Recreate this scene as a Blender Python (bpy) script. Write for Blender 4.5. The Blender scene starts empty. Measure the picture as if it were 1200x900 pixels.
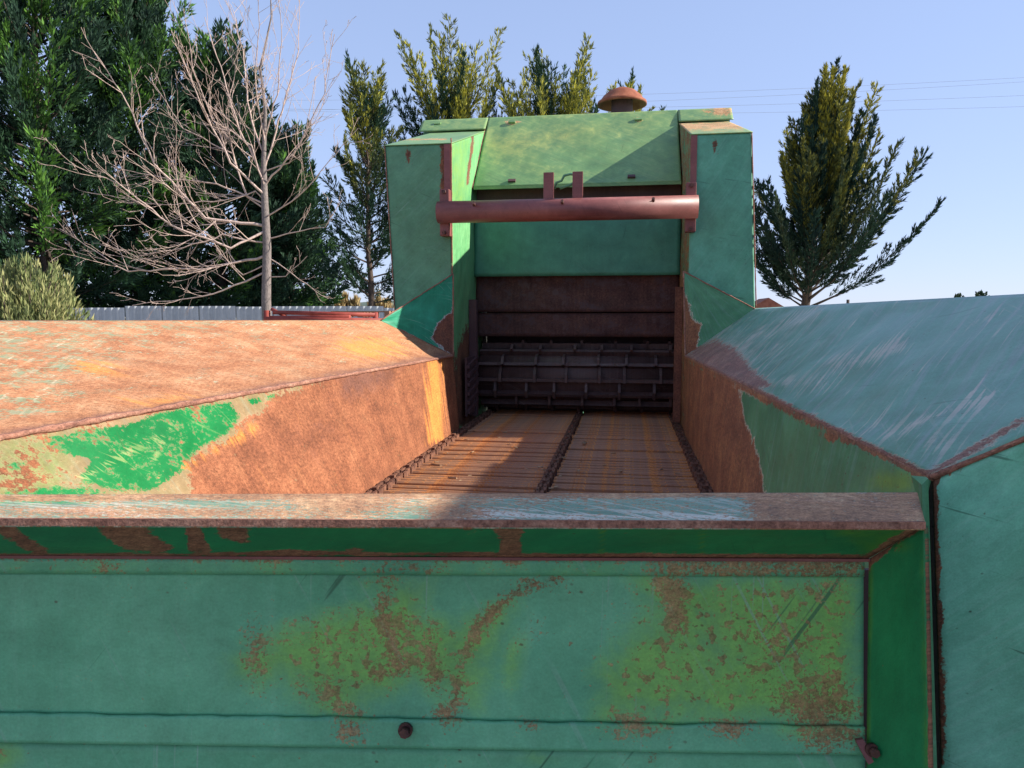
import bpy, bmesh, math, random
import numpy as np
from mathutils import Vector, Matrix, noise as mnoise
R = math.radians
sc = bpy.context.scene
COL = sc.collection
random.seed(7); rng = np.random.default_rng(11)

# ------------------------------------------------------------------ camera
HC = 2.4                      # height of the camera above the ground
F, CX, CY = 866.0, 600.0, 450.0
PITCH = math.atan(80/866); YAW = math.atan(135/866*math.cos(PITCH))
cd = bpy.data.cameras.new('camera'); cam = bpy.data.objects.new('camera', cd); COL.objects.link(cam)
cd.sensor_width = 36; cd.lens = 36*F/1200; cd.clip_start = .05; cd.clip_end = 6000
cam.location = (0, 0, HC); cam.rotation_euler = (math.pi/2-PITCH, 0, -0.0+YAW)
sc.camera = cam
sc.render.resolution_x, sc.render.resolution_y = 1024, 768

# ------------------------------------------------------------------ light
SUN = Vector((1, .15, .57)).normalized()
EL = math.asin(SUN.z); AZ = math.atan2(SUN.x, SUN.y)
w = bpy.data.worlds.new('World'); sc.world = w; w.use_nodes = True
nt = w.node_tree; bg = nt.nodes['Background']
sky = nt.nodes.new('ShaderNodeTexSky'); sky.sky_type = 'NISHITA'; sky.sun_disc = False
sky.sun_elevation = EL; sky.sun_rotation = AZ; sky.altitude = 0; sky.air_density = 1.0; sky.dust_density = .0; sky.ozone_density = 3.0
gm = nt.nodes.new('ShaderNodeGamma'); gm.inputs[1].default_value = .35
tn_ = nt.nodes.new('ShaderNodeVectorMath'); tn_.operation = 'MULTIPLY'; tn_.inputs[1].default_value = (1.30, 1.45, 1.95)
nt.links.new(sky.outputs[0], gm.inputs[0]); nt.links.new(gm.outputs[0], tn_.inputs[0]); nt.links.new(tn_.outputs[0], bg.inputs[0])
bg.inputs[1].default_value = .15
sd = bpy.data.lights.new('sun', 'SUN'); sd.energy = 4.8; sd.angle = R(.5); sd.color = (1, .93, .82)
so = bpy.data.objects.new('sun', sd); COL.objects.link(so)
so.rotation_euler = SUN.to_track_quat('Z', 'Y').to_euler(); so.location = (20, 3, 30)
sc.view_settings.view_transform = 'Standard'; sc.view_settings.look = 'None'
sc.view_settings.exposure = .95; sc.view_settings.gamma = 1
sc.render.engine = 'CYCLES'

# ------------------------------------------------------------------ helpers
RC = (Matrix.Rotation(YAW, 3, 'Z') @ Matrix.Rotation(math.pi/2-PITCH, 3, 'X'))
RN = np.array(RC)
def ray(px, py): return RC @ Vector(((px-CX)/F, -(py-CY)/F, -1))
def at(px, py, D=None, Y=None, Z=None):
    """a point of the place on a given plane; Z is relative to the eye level"""
    d = ray(px, py)
    k = D if D is not None else (Y/d.y if Y is not None else Z/d.z)
    return Vector((0, 0, HC)) + d*k
def V(x, y, z): return Vector((x, y, z+HC))
def proj(P):
    q = (P-np.array([0, 0, HC])) @ RN
    return CX+F*q[:, 0]/(-q[:, 2]), CY-F*q[:, 1]/(-q[:, 2])
def plane_hit(px, py, a, b, c):
    n = (b-a).cross(c-a); d = ray(px, py); o = Vector((0, 0, HC))
    return o + d*((a-o).dot(n)/d.dot(n))

def link(o, parent=None):
    COL.objects.link(o)
    if parent is not None: o.parent = parent
    return o
def thing(name, label, cat, loc=(0, 0, 0), group=None):
    o = bpy.data.objects.new(name, None); link(o); o.location = loc; o.empty_display_size = .2
    return tag(o, label, cat, group)
def tag(o, label, cat, group=None):
    o['label'] = label; o['category'] = cat
    if group: o['group'] = group
    return o
def npmesh(name, v, f, mat=None, uv=None, attrs=None, smooth=False):
    """v (n,3); f (m,k) faces of k corners"""
    v = np.asarray(v, dtype=np.float32); f = np.asarray(f, dtype=np.int32)
    me = bpy.data.meshes.new(name); k = f.shape[1]
    me.vertices.add(len(v)); me.vertices.foreach_set('co', v.ravel())
    me.loops.add(f.size); me.loops.foreach_set('vertex_index', f.ravel())
    me.polygons.add(len(f)); me.polygons.foreach_set('loop_start', np.arange(0, f.size, k, dtype=np.int32))
    me.polygons.foreach_set('loop_total', np.full(len(f), k, dtype=np.int32))
    if smooth: me.polygons.foreach_set('use_smooth', np.ones(len(f), dtype=bool))
    me.update(calc_edges=True)
    if uv is not None:
        l = me.uv_layers.new(name='UVMap'); l.data.foreach_set('uv', np.asarray(uv, dtype=np.float32)[f.ravel()].ravel())
    for an, a in (attrs or {}).items():
        t = me.attributes.new(an, 'FLOAT', 'POINT'); t.data.foreach_set('value', np.asarray(a, dtype=np.float32))
    if mat: me.materials.append(mat)
    return me
def local(o, parent):
    if parent is not None and parent.location.length > 0 and parent.parent is None:
        o.matrix_parent_inverse = Matrix.Translation(-parent.location)
    return o

class MB:
    """collects boxes, bars and tubes and links them as one mesh object"""
    def __init__(s): s.bm = bmesh.new()
    def box(s, lo, hi, M=None):
        vs = [Vector((x, y, z)) for x in (lo[0], hi[0]) for y in (lo[1], hi[1]) for z in (lo[2], hi[2])]
        if M: vs = [M @ q for q in vs]
        vs = [s.bm.verts.new(q) for q in vs]
        for a in ((0, 1, 3, 2), (4, 6, 7, 5), (0, 4, 5, 1), (2, 3, 7, 6), (0, 2, 6, 4), (1, 5, 7, 3)):
            s.bm.faces.new([vs[i] for i in a])
        return s
    def hexa(s, a, b):
        """two matching polygons a (front) and b (back) joined into a closed solid"""
        n = len(a); A = [s.bm.verts.new(p) for p in a]; B = [s.bm.verts.new(p) for p in b]
        s.bm.faces.new(A); s.bm.faces.new(B[::-1])
        for i in range(n): s.bm.faces.new([A[i], B[i], B[(i+1) % n], A[(i+1) % n]])
        return s
    def plate(s, pts, d):
        return s.hexa(pts, [p+d for p in pts])
    def tube(s, pts, rad, n=8, cap=True):
        pts = [Vector(p) for p in pts]; rs = rad if isinstance(rad, (list, tuple)) else [rad]*len(pts)
        prev = None; rings = []
        for i, p in enumerate(pts):
            t = (pts[min(i+1, len(pts)-1)]-pts[max(i-1, 0)]).normalized()
            if prev is None: prev = t.orthogonal().normalized()
            prev = (prev-t*prev.dot(t)).normalized(); q = t.cross(prev)
            rings.append([s.bm.verts.new(p+(prev*math.cos(2*math.pi*k/n)+q*math.sin(2*math.pi*k/n))*rs[i]) for k in range(n)])
        for a, b in zip(rings, rings[1:]):
            for k in range(n):
                fc = s.bm.faces.new([a[k], a[(k+1) % n], b[(k+1) % n], b[k]]); fc.smooth = True
        if cap: s.bm.faces.new(rings[0][::-1]); s.bm.faces.new(rings[-1])
        return s
    def lathe(s, c, prof, n=24, axis='Z'):
        rings = []
        for r, h in prof:
            rings.append([s.bm.verts.new(Vector(c)+Vector((r*math.cos(2*math.pi*k/n), r*math.sin(2*math.pi*k/n), h))) for k in range(n)])
        for a, b in zip(rings, rings[1:]):
            for k in range(n):
                fc = s.bm.faces.new([a[k], a[(k+1) % n], b[(k+1) % n], b[k]]); fc.smooth = True
        return s
    def build(s, name, mat, parent=None, bevel=0, uv=True):
        bmesh.ops.remove_doubles(s.bm, verts=s.bm.verts, dist=1e-6)
        bmesh.ops.recalc_face_normals(s.bm, faces=s.bm.faces)
        if bevel: bmesh.ops.bevel(s.bm, geom=[e for e in s.bm.edges if e.calc_face_angle(0) > .6], offset=bevel, segments=2, affect='EDGES', profile=.6)
        if uv:
            L = s.bm.loops.layers.uv.new('UVMap')
            for fc in s.bm.faces:
                n = fc.normal; ax = max(range(3), key=lambda i: abs(n[i]))
                for l in fc.loops:
                    c = l.vert.co; l[L].uv = (c.y, c.z) if ax == 0 else ((c.x, c.z) if ax == 1 else (c.x, c.y))
        me = bpy.data.meshes.new(name); s.bm.to_mesh(me); s.bm.free(); me.materials.append(mat)
        return local(link(bpy.data.objects.new(name, me), parent), parent)

# ---- stains: shapes with a place of their own on the steel
def seg_d(x, y, a, b):
    ax, ay = a; bx, by = b; dx, dy = bx-ax, by-ay; L = dx*dx+dy*dy+1e-9
    t = np.clip(((x-ax)*dx+(y-ay)*dy)/L, 0, 1); return np.hypot(x-ax-t*dx, y-ay-t*dy)
def poly_sd(x, y, pts):
    d = np.full(x.shape, 1e9); ins = np.zeros(x.shape, bool); n = len(pts)
    for i in range(n):
        a, b = pts[i], pts[(i+1) % n]; d = np.minimum(d, seg_d(x, y, a, b))
        c = ((a[1] > y) != (b[1] > y)) & (x < (b[0]-a[0])*(y-a[1])/((b[1]-a[1]) or 1e-9)+a[0]); ins ^= c
    return np.where(ins, -d, d)
def stain_val(x, y, shapes):
    out = np.zeros(x.shape)
    for sh in shapes:
        k = sh[0]
        if k == 'p': v = .5-poly_sd(x, y, sh[1])/(2*sh[2])                    # polygon, feather
        elif k == 'b': v = 1-.5*np.sqrt(((x-sh[1])/sh[3])**2+((y-sh[2])/sh[4])**2)   # blob
        elif k == 's':                                                         # stroke
            d = np.full(x.shape, 1e9)
            for a, b in zip(sh[1], sh[1][1:]): d = np.minimum(d, seg_d(x, y, a, b))
            v = 1-.5*d/sh[2]
        elif k == 'c': v = np.full(x.shape, sh[1])
        g = sh[-1] if isinstance(sh[-1], float) and sh[-1] < 0 else -1.0
        out = np.maximum(out, np.clip(v, 0, 1)*(-g))
    return out
def sheet(name, A, B, C_, D_, mat, parent, res=.015, thick=.006, dent=.003, stains=None, wav=0):
    """steel sheet A-B-C-D (A,B lower edge) as a fine dented grid with thickness; uv in metres"""
    A, B, C_, D_ = [np.array(p) for p in (A, B, C_, D_)]
    W = max(np.linalg.norm(B-A), np.linalg.norm(C_-D_)); H = max(np.linalg.norm(D_-A), np.linalg.norm(C_-B))
    nx = int(min(260, max(2, W/res))); ny = int(min(200, max(2, H/res)))
    u, v = np.meshgrid(np.linspace(0, 1, nx+1), np.linspace(0, 1, ny+1))
    u = u.ravel()[:, None]; v = v.ravel()[:, None]
    P = A*(1-u)*(1-v)+B*u*(1-v)+C_*u*v+D_*(1-u)*v
    n = np.cross(B-A, D_-A) if np.linalg.norm(np.cross(B-A, D_-A)) > 1e-6 else np.cross(C_-B, D_-A)
    n = n/np.linalg.norm(n)
    px, py = proj(P)
    if dent:
        edge = np.minimum(np.minimum(u, 1-u)*W, np.minimum(v, 1-v)*H)[:, 0]
        e = np.clip(edge/.06, 0, 1)
        ph = (A.sum()*7.3) % 10
        s, t = u[:, 0]*W, v[:, 0]*H
        dz = np.sin(s*4.1+ph)*np.sin(t*5.3+ph*2)+.6*np.sin(s*11+t*7+ph)+.4*np.sin(s*23-t*17+ph*3)
        P = P + n*(dz*dent*e)[:, None]
    if wav:
        s_ = u[:, 0]*W; P = P+((D_-A)/H)[None, :]*((v[:, 0] > .999)*wav*(np.sin(s_*31)+np.sin(s_*67+1)+.7*np.sin(s_*140+2)+1.2*np.sign(np.sin(s_*9))))[:, None]
    uv = np.hstack([u*W, v*H])
    at_ = {k: stain_val(px, py, sh) for k, sh in (stains or {}).items()}
    N = len(P); idx = np.arange(N).reshape(ny+1, nx+1)
    f = np.stack([idx[:-1, :-1], idx[:-1, 1:], idx[1:, 1:], idx[1:, :-1]], -1).reshape(-1, 4)
    P2 = P-n*thick; ff = [f, f[:, ::-1]+N]
    ring = np.concatenate([idx[0, :], idx[1:, -1], idx[-1, -2::-1], idx[-2:0:-1, 0]])
    r2 = np.roll(ring, -1); ff.append(np.stack([ring, ring+N, r2+N, r2], -1))
    at_ = {k: np.concatenate([a, a]) for k, a in at_.items()}
    me = npmesh(name, np.vstack([P, P2]), np.vstack(ff), mat, np.vstack([uv, uv]), at_)
    return local(link(bpy.data.objects.new(name, me), parent), parent)

# ------------------------------------------------------------------ materials
class NG:
    def __init__(s, name):
        s.m = bpy.data.materials.new(name); s.m.use_nodes = True; s.t = s.m.node_tree
        s.b = s.t.nodes['Principled BSDF']
    def new(s, ty, **kw):
        n = s.t.nodes.new(ty)
        for k, v in kw.items(): setattr(n, k, v)
        return n
    def inp(s, sock, v):
        if hasattr(v, 'is_output') or isinstance(v, bpy.types.NodeSocket): s.t.links.new(v, sock)
        elif isinstance(v, tuple) and len(v) == 3 and sock.type == 'RGBA': sock.default_value = (*v, 1)
        else: sock.default_value = v
    def math(s, op, a, b=0.0, c=None, clamp=False):
        n = s.new('ShaderNodeMath', operation=op, use_clamp=clamp); s.inp(n.inputs[0], a); s.inp(n.inputs[1], b)
        if c is not None: s.inp(n.inputs[2], c)
        return n.outputs[0]
    def noise(s, vec, scale, detail=5, rough=.6, dist=0.0):
        n = s.new('ShaderNodeTexNoise'); s.inp(n.inputs['Vector'], vec); n.inputs['Scale'].default_value = scale
        n.inputs['Detail'].default_value = detail; n.inputs['Roughness'].default_value = rough; n.inputs['Distortion'].default_value = dist
        return n.outputs['Fac']
    def mapping(s, vec, rot=0., scale=(1, 1, 1), loc=(0, 0, 0)):
        a = s.new('ShaderNodeMapping'); s.inp(a.inputs[0], vec); a.inputs['Rotation'].default_value = (0, 0, rot)
        b = s.new('ShaderNodeMapping'); s.inp(b.inputs[0], a.outputs[0]); b.inputs['Scale'].default_value = scale; b.inputs['Location'].default_value = loc
        return b.outputs[0]
    def step(s, x, lo, hi):
        n = s.new('ShaderNodeMapRange', interpolation_type='SMOOTHSTEP'); s.inp(n.inputs[0], x)
        n.inputs[1].default_value = lo; n.inputs[2].default_value = hi; return n.outputs[0]
    def mix(s, f, a, b):
        n = s.new('ShaderNodeMix', data_type='RGBA'); s.inp(n.inputs[0], f); s.inp(n.inputs[6], a); s.inp(n.inputs[7], b); return n.outputs[2]
    def ramp(s, f, stops):
        n = s.new('ShaderNodeValToRGB'); s.inp(n.inputs[0], f); e = n.color_ramp.elements
        while len(e) < len(stops): e.new(.5)
        for x, (p, c) in zip(e, stops): x.position = p; x.color = (*c, 1)
        return n.outputs[0]
    def attr(s, name): return s.new('ShaderNodeAttribute', attribute_name=name).outputs['Fac']
    def uv(s): return s.new('ShaderNodeUVMap', uv_map='UVMap').outputs[0]
    def obj(s): return s.new('ShaderNodeTexCoord').outputs['Object']
    def bump(s, h, strength=.3, dist=.01):
        n = s.new('ShaderNodeBump'); s.inp(n.inputs['Height'], h); n.inputs['Strength'].default_value = strength
        n.inputs['Distance'].default_value = dist; s.t.links.new(n.outputs[0], s.b.inputs['Normal'])
    def out(s, col, rough=.6, metal=0., spec=.5):
        s.inp(s.b.inputs['Base Color'], col); s.inp(s.b.inputs['Roughness'], rough)
        s.b.inputs['Metallic'].default_value = metal; s.b.inputs['Specular IOR Level'].default_value = spec
        return s.m

GREEN_A, GREEN_B = (.08, .26, .12), (.12, .33, .16)
VIVID = (.003, .18, .042); LIME = (.20, .36, .06); CREAM = (.62, .50, .36)
RUST = ((.045, .018, .012), (.15, .055, .03), (.30, .11, .045))
def steel(name, paint=(GREEN_A, GREEN_B), fresh=VIVID, pale=LIME, rust=RUST, ring=.6, rust0=0., scr=(.35, 2.2, .05), scr_col=(.28, .42, .33),
          dark=.5, streak=(1.57, .25), rough=(.48, .85), bump=.35, pits=.5, spec=.4, chalk=(.2, .33, .27), ringcol=CREAM, speckle=.25, grain=1., sps=40, cross=1., dots=.7):
    g = NG(name); uv = g.uv()
    big = g.noise(uv, 2.6, 5, .6); mid = g.noise(uv, 11, 8, .68, .3); fine = g.noise(uv, 70, 5, .7); grit = g.noise(uv, 230, 3, .7)
    st = g.noise(g.mapping(uv, streak[0], (2.5, 55, 1)), 1.0, 6, .65)
    base = g.mix(g.step(big, .3, .7), paint[0], paint[1])
    base = g.mix(g.math('MULTIPLY', g.step(st, .45, .75), streak[1]), base, chalk)
    base = g.mix(g.math('MULTIPLY', g.step(mid, .55, .8), .35), base, chalk)
    pm = g.math('MULTIPLY', g.step(g.math('MULTIPLY_ADD', g.math('SUBTRACT', mid, .5), 1.6, g.attr('pale')), .2, 1.1), .85)
    base = g.mix(pm, base, g.mix(g.step(fine, .35, .65), pale, tuple(c*.72 for c in pale)))
    fm = g.step(g.math('ADD', g.math('MULTIPLY_ADD', g.math('SUBTRACT', mid, .5), 1.1, g.attr('fresh')), g.math('MULTIPLY', g.math('SUBTRACT', fine, .5), 1.1)), .46, .56)
    base = g.mix(fm, base, g.mix(g.step(big, .3, .7), fresh, tuple(c*.8 for c in fresh)))
    # thin bright scratches, two families
    amt, ang, wid = scr
    s1 = g.noise(g.mapping(uv, ang, (1.2, 75, 1)), 1.0, 3, .5); s2 = g.noise(g.mapping(uv, ang+.5, (1.6, 110, 1), (3, 7, 0)), 1.0, 2, .5)
    wear = g.attr('wear'); wr = g.math('MULTIPLY', wear, g.math('MULTIPLY_ADD', mid, .42, -.02))
    sm = g.math('MAXIMUM', g.step(g.math('ADD', s1, wr), .68-wid, .74-wid), g.math('MULTIPLY', g.step(g.math('ADD', s2, g.math('MULTIPLY', wr, .5)), .70-wid, .76-wid), cross))
    patch = g.math('MAXIMUM', g.step(g.noise(uv, 3.3, 3, .6), .38, .62), wear)
    sm = g.math('MULTIPLY', g.math('MULTIPLY', sm, patch), amt)
    base = g.mix(sm, base, scr_col)
    # dark scuffs
    s3 = g.noise(g.mapping(uv, ang+1.1, (2.4, 60, 1), (5, 1, 0)), 1.0, 2, .5)
    base = g.mix(g.math('MULTIPLY', g.step(s3, .67, .72), min(.75, .62*dark)), base, tuple(c*.35 for c in paint[0]))
    # rust
    rs = g.math('ADD', g.attr('rust'), rust0)
    spk = g.noise(uv, sps, 5, .75)
    rv = g.math('ADD', g.math('MULTIPLY_ADD', g.math('SUBTRACT', mid, .5), 1.6, rs), g.math('ADD', g.math('MULTIPLY', g.math('SUBTRACT', fine, .5), .9), g.math('MULTIPLY', g.math('SUBTRACT', spk, .5), 2.6*speckle)))
    rm = g.math('MULTIPLY', g.step(rv, .48, .62+.14*speckle), 1-.08*speckle)
    rg = g.math('MULTIPLY', g.step(rv, .40, .50), ring)
    base = g.mix(g.math('MULTIPLY', rg, g.attr('ring')), base, ringcol)
    pit = g.step(g.math('MULTIPLY_ADD', pm, .11, g.math('MULTIPLY_ADD', g.attr('rust'), .22, g.noise(uv, 62, 3, .6))), .70, .74)
    rm = g.math('MAXIMUM', rm, g.math('MULTIPLY', pit, pits))
    rc = g.ramp(g.math('ADD', g.math('MULTIPLY', g.noise(uv, 6.5, 8, .7), .6), g.math('MULTIPLY', g.math('ADD', fine, st), .2)),
                [(.33, rust[0]), (.5, rust[1]), (.68, rust[2])])
    vs = g.noise(g.mapping(uv, 1.57, (1.5, 26, 1), (9, 2, 0)), 1.0, 4, .6)
    rc = g.mix(g.math('MULTIPLY', g.step(g.math('MULTIPLY_ADD', g.math('SUBTRACT', vs, .5), 1.5, g.attr('orange')), .4, .8), .8), rc, (.62, .24, .05))
    rc = g.mix(g.math('MULTIPLY', g.step(g.math('MULTIPLY_ADD', g.math('SUBTRACT', mid, .5), 1.5, g.attr('dark_rust')), .3, .9), .75), rc, (.13, .055, .045))  # marked areas mixed towards a darker rust colour
    vo = g.new('ShaderNodeTexVoronoi'); g.inp(vo.inputs['Vector'], g.mapping(uv, .3, (1, 1.4, 1))); vo.inputs['Scale'].default_value = 30
    dm = g.math('MULTIPLY', g.math('SUBTRACT', 1.0, g.step(vo.outputs['Distance'], .05, .13)), g.step(g.noise(uv, 9, 2, .5), .50, .60))
    base = g.mix(g.math('MULTIPLY', dm, dots), base, tuple(c*.6 for c in rust[0]))
    col = g.mix(rm, base, rc)
    gr = g.math('ADD', g.math('MULTIPLY', g.math('SUBTRACT', grit, .5), g.math('MULTIPLY_ADD', rm, 1.5*grain, .5*grain)), g.math('MULTIPLY', g.math('SUBTRACT', fine, .5), g.math('MULTIPLY_ADD', rm, 1.4*grain, .4*grain)))
    gr = g.math('ADD', gr, g.math('MULTIPLY', g.math('SUBTRACT', mid, .5), .9*grain))
    hv = g.new('ShaderNodeHueSaturation'); g.inp(hv.inputs['Color'], col); g.inp(hv.inputs['Value'], g.math('MAXIMUM', g.math('ADD', gr, 1.0), .25)); col = hv.outputs[0]
    g.bump(g.math('ADD', g.math('MULTIPLY', g.math('ADD', fine, grit), g.math('MULTIPLY_ADD', rm, .8, .12)), g.math('MULTIPLY', rm, -.5)), bump, .006)
    r = g.math('ADD', g.math('MULTIPLY_ADD', rm, rough[1]-rough[0], rough[0]), g.math('MULTIPLY', g.math('SUBTRACT', mid, .5), .3))
    return g.out(col, r, 0, spec)
def simple(name, c1, c2, scale=8, rough=.8, bump=.3, obj=True, stretch=(1, 1, 1), bdist=.01, spec=.3):
    g = NG(name); v = g.mapping(g.obj() if obj else g.uv(), 0, stretch)
    n = g.noise(v, scale, 7, .65); g.bump(n, bump, bdist)
    return g.out(g.mix(g.step(n, .3, .7), c1, c2), rough, 0, spec)
def leafmat(name, c1, c2, gold, back=.25):
    g = NG(name); n = g.noise(g.obj(), 1.1, 4, .6); t = g.attr('tint'); v = g.attr('var')
    c = g.mix(g.step(n, .35, .65), c1, c2); c = g.mix(t, c, gold)
    hs = g.new('ShaderNodeHueSaturation'); g.inp(hs.inputs['Value'], g.math('MULTIPLY_ADD', v, .9, .55)); g.inp(hs.inputs['Color'], c)
    m = g.out(hs.outputs[0], .7, 0, .2)
    tr = g.new('ShaderNodeBsdfTranslucent'); g.inp(tr.inputs[0], hs.outputs[0]); mx = g.new('ShaderNodeMixShader'); mx.inputs[0].default_value = back
    o = g.t.nodes['Material Output']; g.t.links.new(g.b.outputs[0], mx.inputs[1]); g.t.links.new(tr.outputs[0], mx.inputs[2]); g.t.links.new(mx.outputs[0], o.inputs[0])
    return m
#MATERIALS_END

# ------------------------------------------------------------------ ground
def ground():
    g = NG('dry_grass_ground'); o = g.obj(); a = g.noise(o, .15, 8, .6); b = g.noise(o, 3, 8, .7)
    g.bump(b, .6, .05)
    m = g.out(g.mix(g.step(b, .3, .7), g.mix(g.step(a, .35, .65), (.34, .29, .20), (.24, .23, .12)), (.42, .37, .28)), .95)
    n = 60; xs = np.sign(np.linspace(-1, 1, n))*np.abs(np.linspace(-1, 1, n))**3*2500
    X, Y = np.meshgrid(xs, xs); r = np.hypot(X, Y)
    Z = -.0+np.clip((r-30)/60, 0, 1)*.15*np.sin(X*.05)*np.cos(Y*.04)
    idx = np.arange(n*n).reshape(n, n); f = np.stack([idx[:-1, :-1], idx[:-1, 1:], idx[1:, 1:], idx[1:, :-1]], -1).reshape(-1, 4)
    me = npmesh('ground', np.stack([X, Y, Z], -1).reshape(-1, 3), f, m)
    o = link(bpy.data.objects.new('ground', me)); o['kind'] = 'structure'
ground()
def hills():
    m = simple('hill_scrub', (.07, .10, .08), (.12, .14, .10), .01, .9, .1)
    n = 160; a = np.linspace(R(30), R(150), n); v = []
    for i, t in enumerate(a):
        h = 22+9*math.sin(t*7)+6*math.sin(t*17+1)+3*math.sin(t*41)
        for d, z in ((1500, -2), (1700, h), (1900, -2)): v.append((d*math.cos(t), d*math.sin(t), z))
    idx = np.arange(n*3).reshape(n, 3); f = np.stack([idx[:-1, :-1], idx[1:, :-1], idx[1:, 1:], idx[:-1, 1:]], -1).reshape(-1, 4)
    o = link(bpy.data.objects.new('hills', npmesh('hills', np.array(v), f, m, smooth=True))); o['kind'] = 'structure'
hills()

# ------------------------------------------------------------------ the grinder
Y0 = 4.9; ZF = -.78; XL, XR = -1.115, .385
G = thing('wood_grinder', 'large rusty green horizontal wood grinder seen over its infeed hopper towards the hood', 'wood grinder', (0, 3, 0))
m_gate = steel('tailgate_paint', paint=((.10, .36, .195), (.155, .45, .25)), chalk=(.22, .45, .30), scr=(.55, 1.1, .045), dark=1.3, pale=(.24, .52, .09), rust=((.16, .075, .035), (.32, .17, .08), (.46, .29, .14)), speckle=1.2, sps=170, pits=.7, ringcol=(.35, .42, .12), streak=(1.57, .2))
m_gate2 = steel('tailgate_frame_paint', paint=((.012, .17, .06), (.016, .23, .075)), chalk=(.03, .26, .09), rust=((.10, .04, .025), (.24, .10, .055), (.38, .19, .10)), scr=(.2, 0, .02), pale=(.10, .26, .03))
m_lip = steel('worn_lip_paint', paint=((.13, .27, .18), (.20, .34, .23)), rust=((.16, .065, .04), (.42, .19, .09), (.66, .42, .22)), rust0=.42, scr=(.9, .3, .09), scr_col=(.75, .68, .55), fresh=(.02, .35, .14), ring=.4, pits=.2, speckle=1.5, sps=110)
m_rwing = steel('right_wing_paint', paint=((.11, .28, .20), (.17, .35, .27)), scr=(.8, -.75, .05), scr_col=(.50, .45, .38), cross=.25, speckle=.5, sps=60, chalk=(.30, .34, .35), streak=(-.75, .75), rough=(.4, .7), spec=.5, rust=((.12, .055, .045), (.24, .12, .09), (.38, .23, .16)), ringcol=(.5, .4, .3))
m_lwing = steel('left_wing_rusted_paint', paint=((.24, .28, .15), (.32, .33, .19)), rust=((.22, .06, .022), (.37, .155, .07), (.50, .29, .16)), rust0=.60, speckle=.5, sps=45, scr=(.9, -.6, .10), scr_col=(.68, .56, .38), streak=(-.6, .5), pits=.1, chalk=(.5, .38, .24))
m_lwall = steel('left_wall_rust', paint=((.20, .16, .07), (.30, .19, .10)), rust=((.10, .03, .018), (.23, .078, .038), (.37, .145, .07)), pale=(.18, .24, .07), rust0=.05, speckle=.6, sps=50, spec=.2, fresh=VIVID, scr=(.35, .7, .03), scr_col=(.5, .5, .2), pits=.15, ringcol=(.42, .36, .2))
m_rwall = steel('right_wall_rust', paint=((.06, .22, .10), (.09, .29, .13)), rust=((.13, .045, .02), (.25, .10, .045), (.45, .20, .07)), streak=(1.57, .4), scr=(.3, 1.5, .02), ring=.9, ringcol=(.6, .55, .4))
m_hood = steel('hood_paint', paint=((.13, .26, .11), (.20, .33, .12)), pale=(.46, .48, .14), chalk=(.38, .45, .18), rust=((.25, .09, .04), (.48, .26, .12), (.62, .42, .26)), speckle=.5, scr=(.35, .6, .03), scr_col=(.35, .45, .2), streak=(.6, .35))
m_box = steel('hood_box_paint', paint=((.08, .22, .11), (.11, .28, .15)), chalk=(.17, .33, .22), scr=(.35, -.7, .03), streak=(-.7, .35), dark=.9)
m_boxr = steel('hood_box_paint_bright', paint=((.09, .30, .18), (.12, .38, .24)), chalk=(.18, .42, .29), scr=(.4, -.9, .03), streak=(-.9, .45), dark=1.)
m_inner = steel('interior_paint', paint=((.05, .20, .13), (.07, .25, .16)), chalk=(.09, .27, .18), scr=(.2, .7, .02))
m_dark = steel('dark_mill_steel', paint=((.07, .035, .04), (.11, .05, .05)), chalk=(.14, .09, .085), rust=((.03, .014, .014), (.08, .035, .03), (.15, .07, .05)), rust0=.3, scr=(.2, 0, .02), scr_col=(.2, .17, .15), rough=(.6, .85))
m_pipe = steel('oxide_primer', paint=((.17, .05, .045), (.24, .08, .07)), chalk=(.28, .11, .10), scr=(.3, 0, .03), scr_col=(.35, .2, .17), rust=((.07, .025, .02), (.15, .05, .035), (.2, .08, .05)), rust0=.1, streak=(0, .3))
m_slat = steel('rusted_slats', paint=((.26, .12, .07), (.36, .18, .09)), rust=((.13, .045, .025), (.40, .155, .05), (.68, .33, .10)), rust0=.5, chalk=(.35, .2, .11), streak=(0, .4), scr=(.4, 0, .05), scr_col=(.45, .28, .15), dark=.3)
m_bead = steel('fold_rust', rust0=1.4, rust=((.12, .04, .03), (.28, .12, .08), (.46, .26, .18)))
m_chain = simple('chain_steel', (.07, .03, .022), (.22, .10, .06), 40, .7, .4)
m_bolt = simple('bolt_steel', (.05, .02, .02), (.16, .07, .05), 60, .6, .3)

# --- conveyor floor
conv = MB().box((XL-.08, 1.25, ZF+HC-.12), (XR+.03, 6.14, ZF+HC-.03)).build('conveyor_floor', m_dark, G)
pitch = .064; halves = ((XL+.05, -.395), (-.335, XR-.05)); base_slat = []
for (x0, x1) in halves:
    b = MB(); b.hexa([Vector((x0, -.027, -.028)), Vector((x0, -.027, -.004)), Vector((x0, -.020, .004)), Vector((x0, -.011, .004)), Vector((x0, -.008, -.008)), Vector((x0, .021, -.020)), Vector((x0, .021, -.028))],
                     [Vector((x1, -.027, -.028)), Vector((x1, -.027, -.004)), Vector((x1, -.020, .004)), Vector((x1, -.011, .004)), Vector((x1, -.008, -.008)), Vector((x1, .021, -.020)), Vector((x1, .021, -.028))])
    base_slat.append(b)
protos = []
for b, (x0, x1) in zip(base_slat, halves):
    # cut across the width so rust and wear vary, then link once
    protos.append(b.build('slat', m_slat, None))
k = 0
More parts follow.
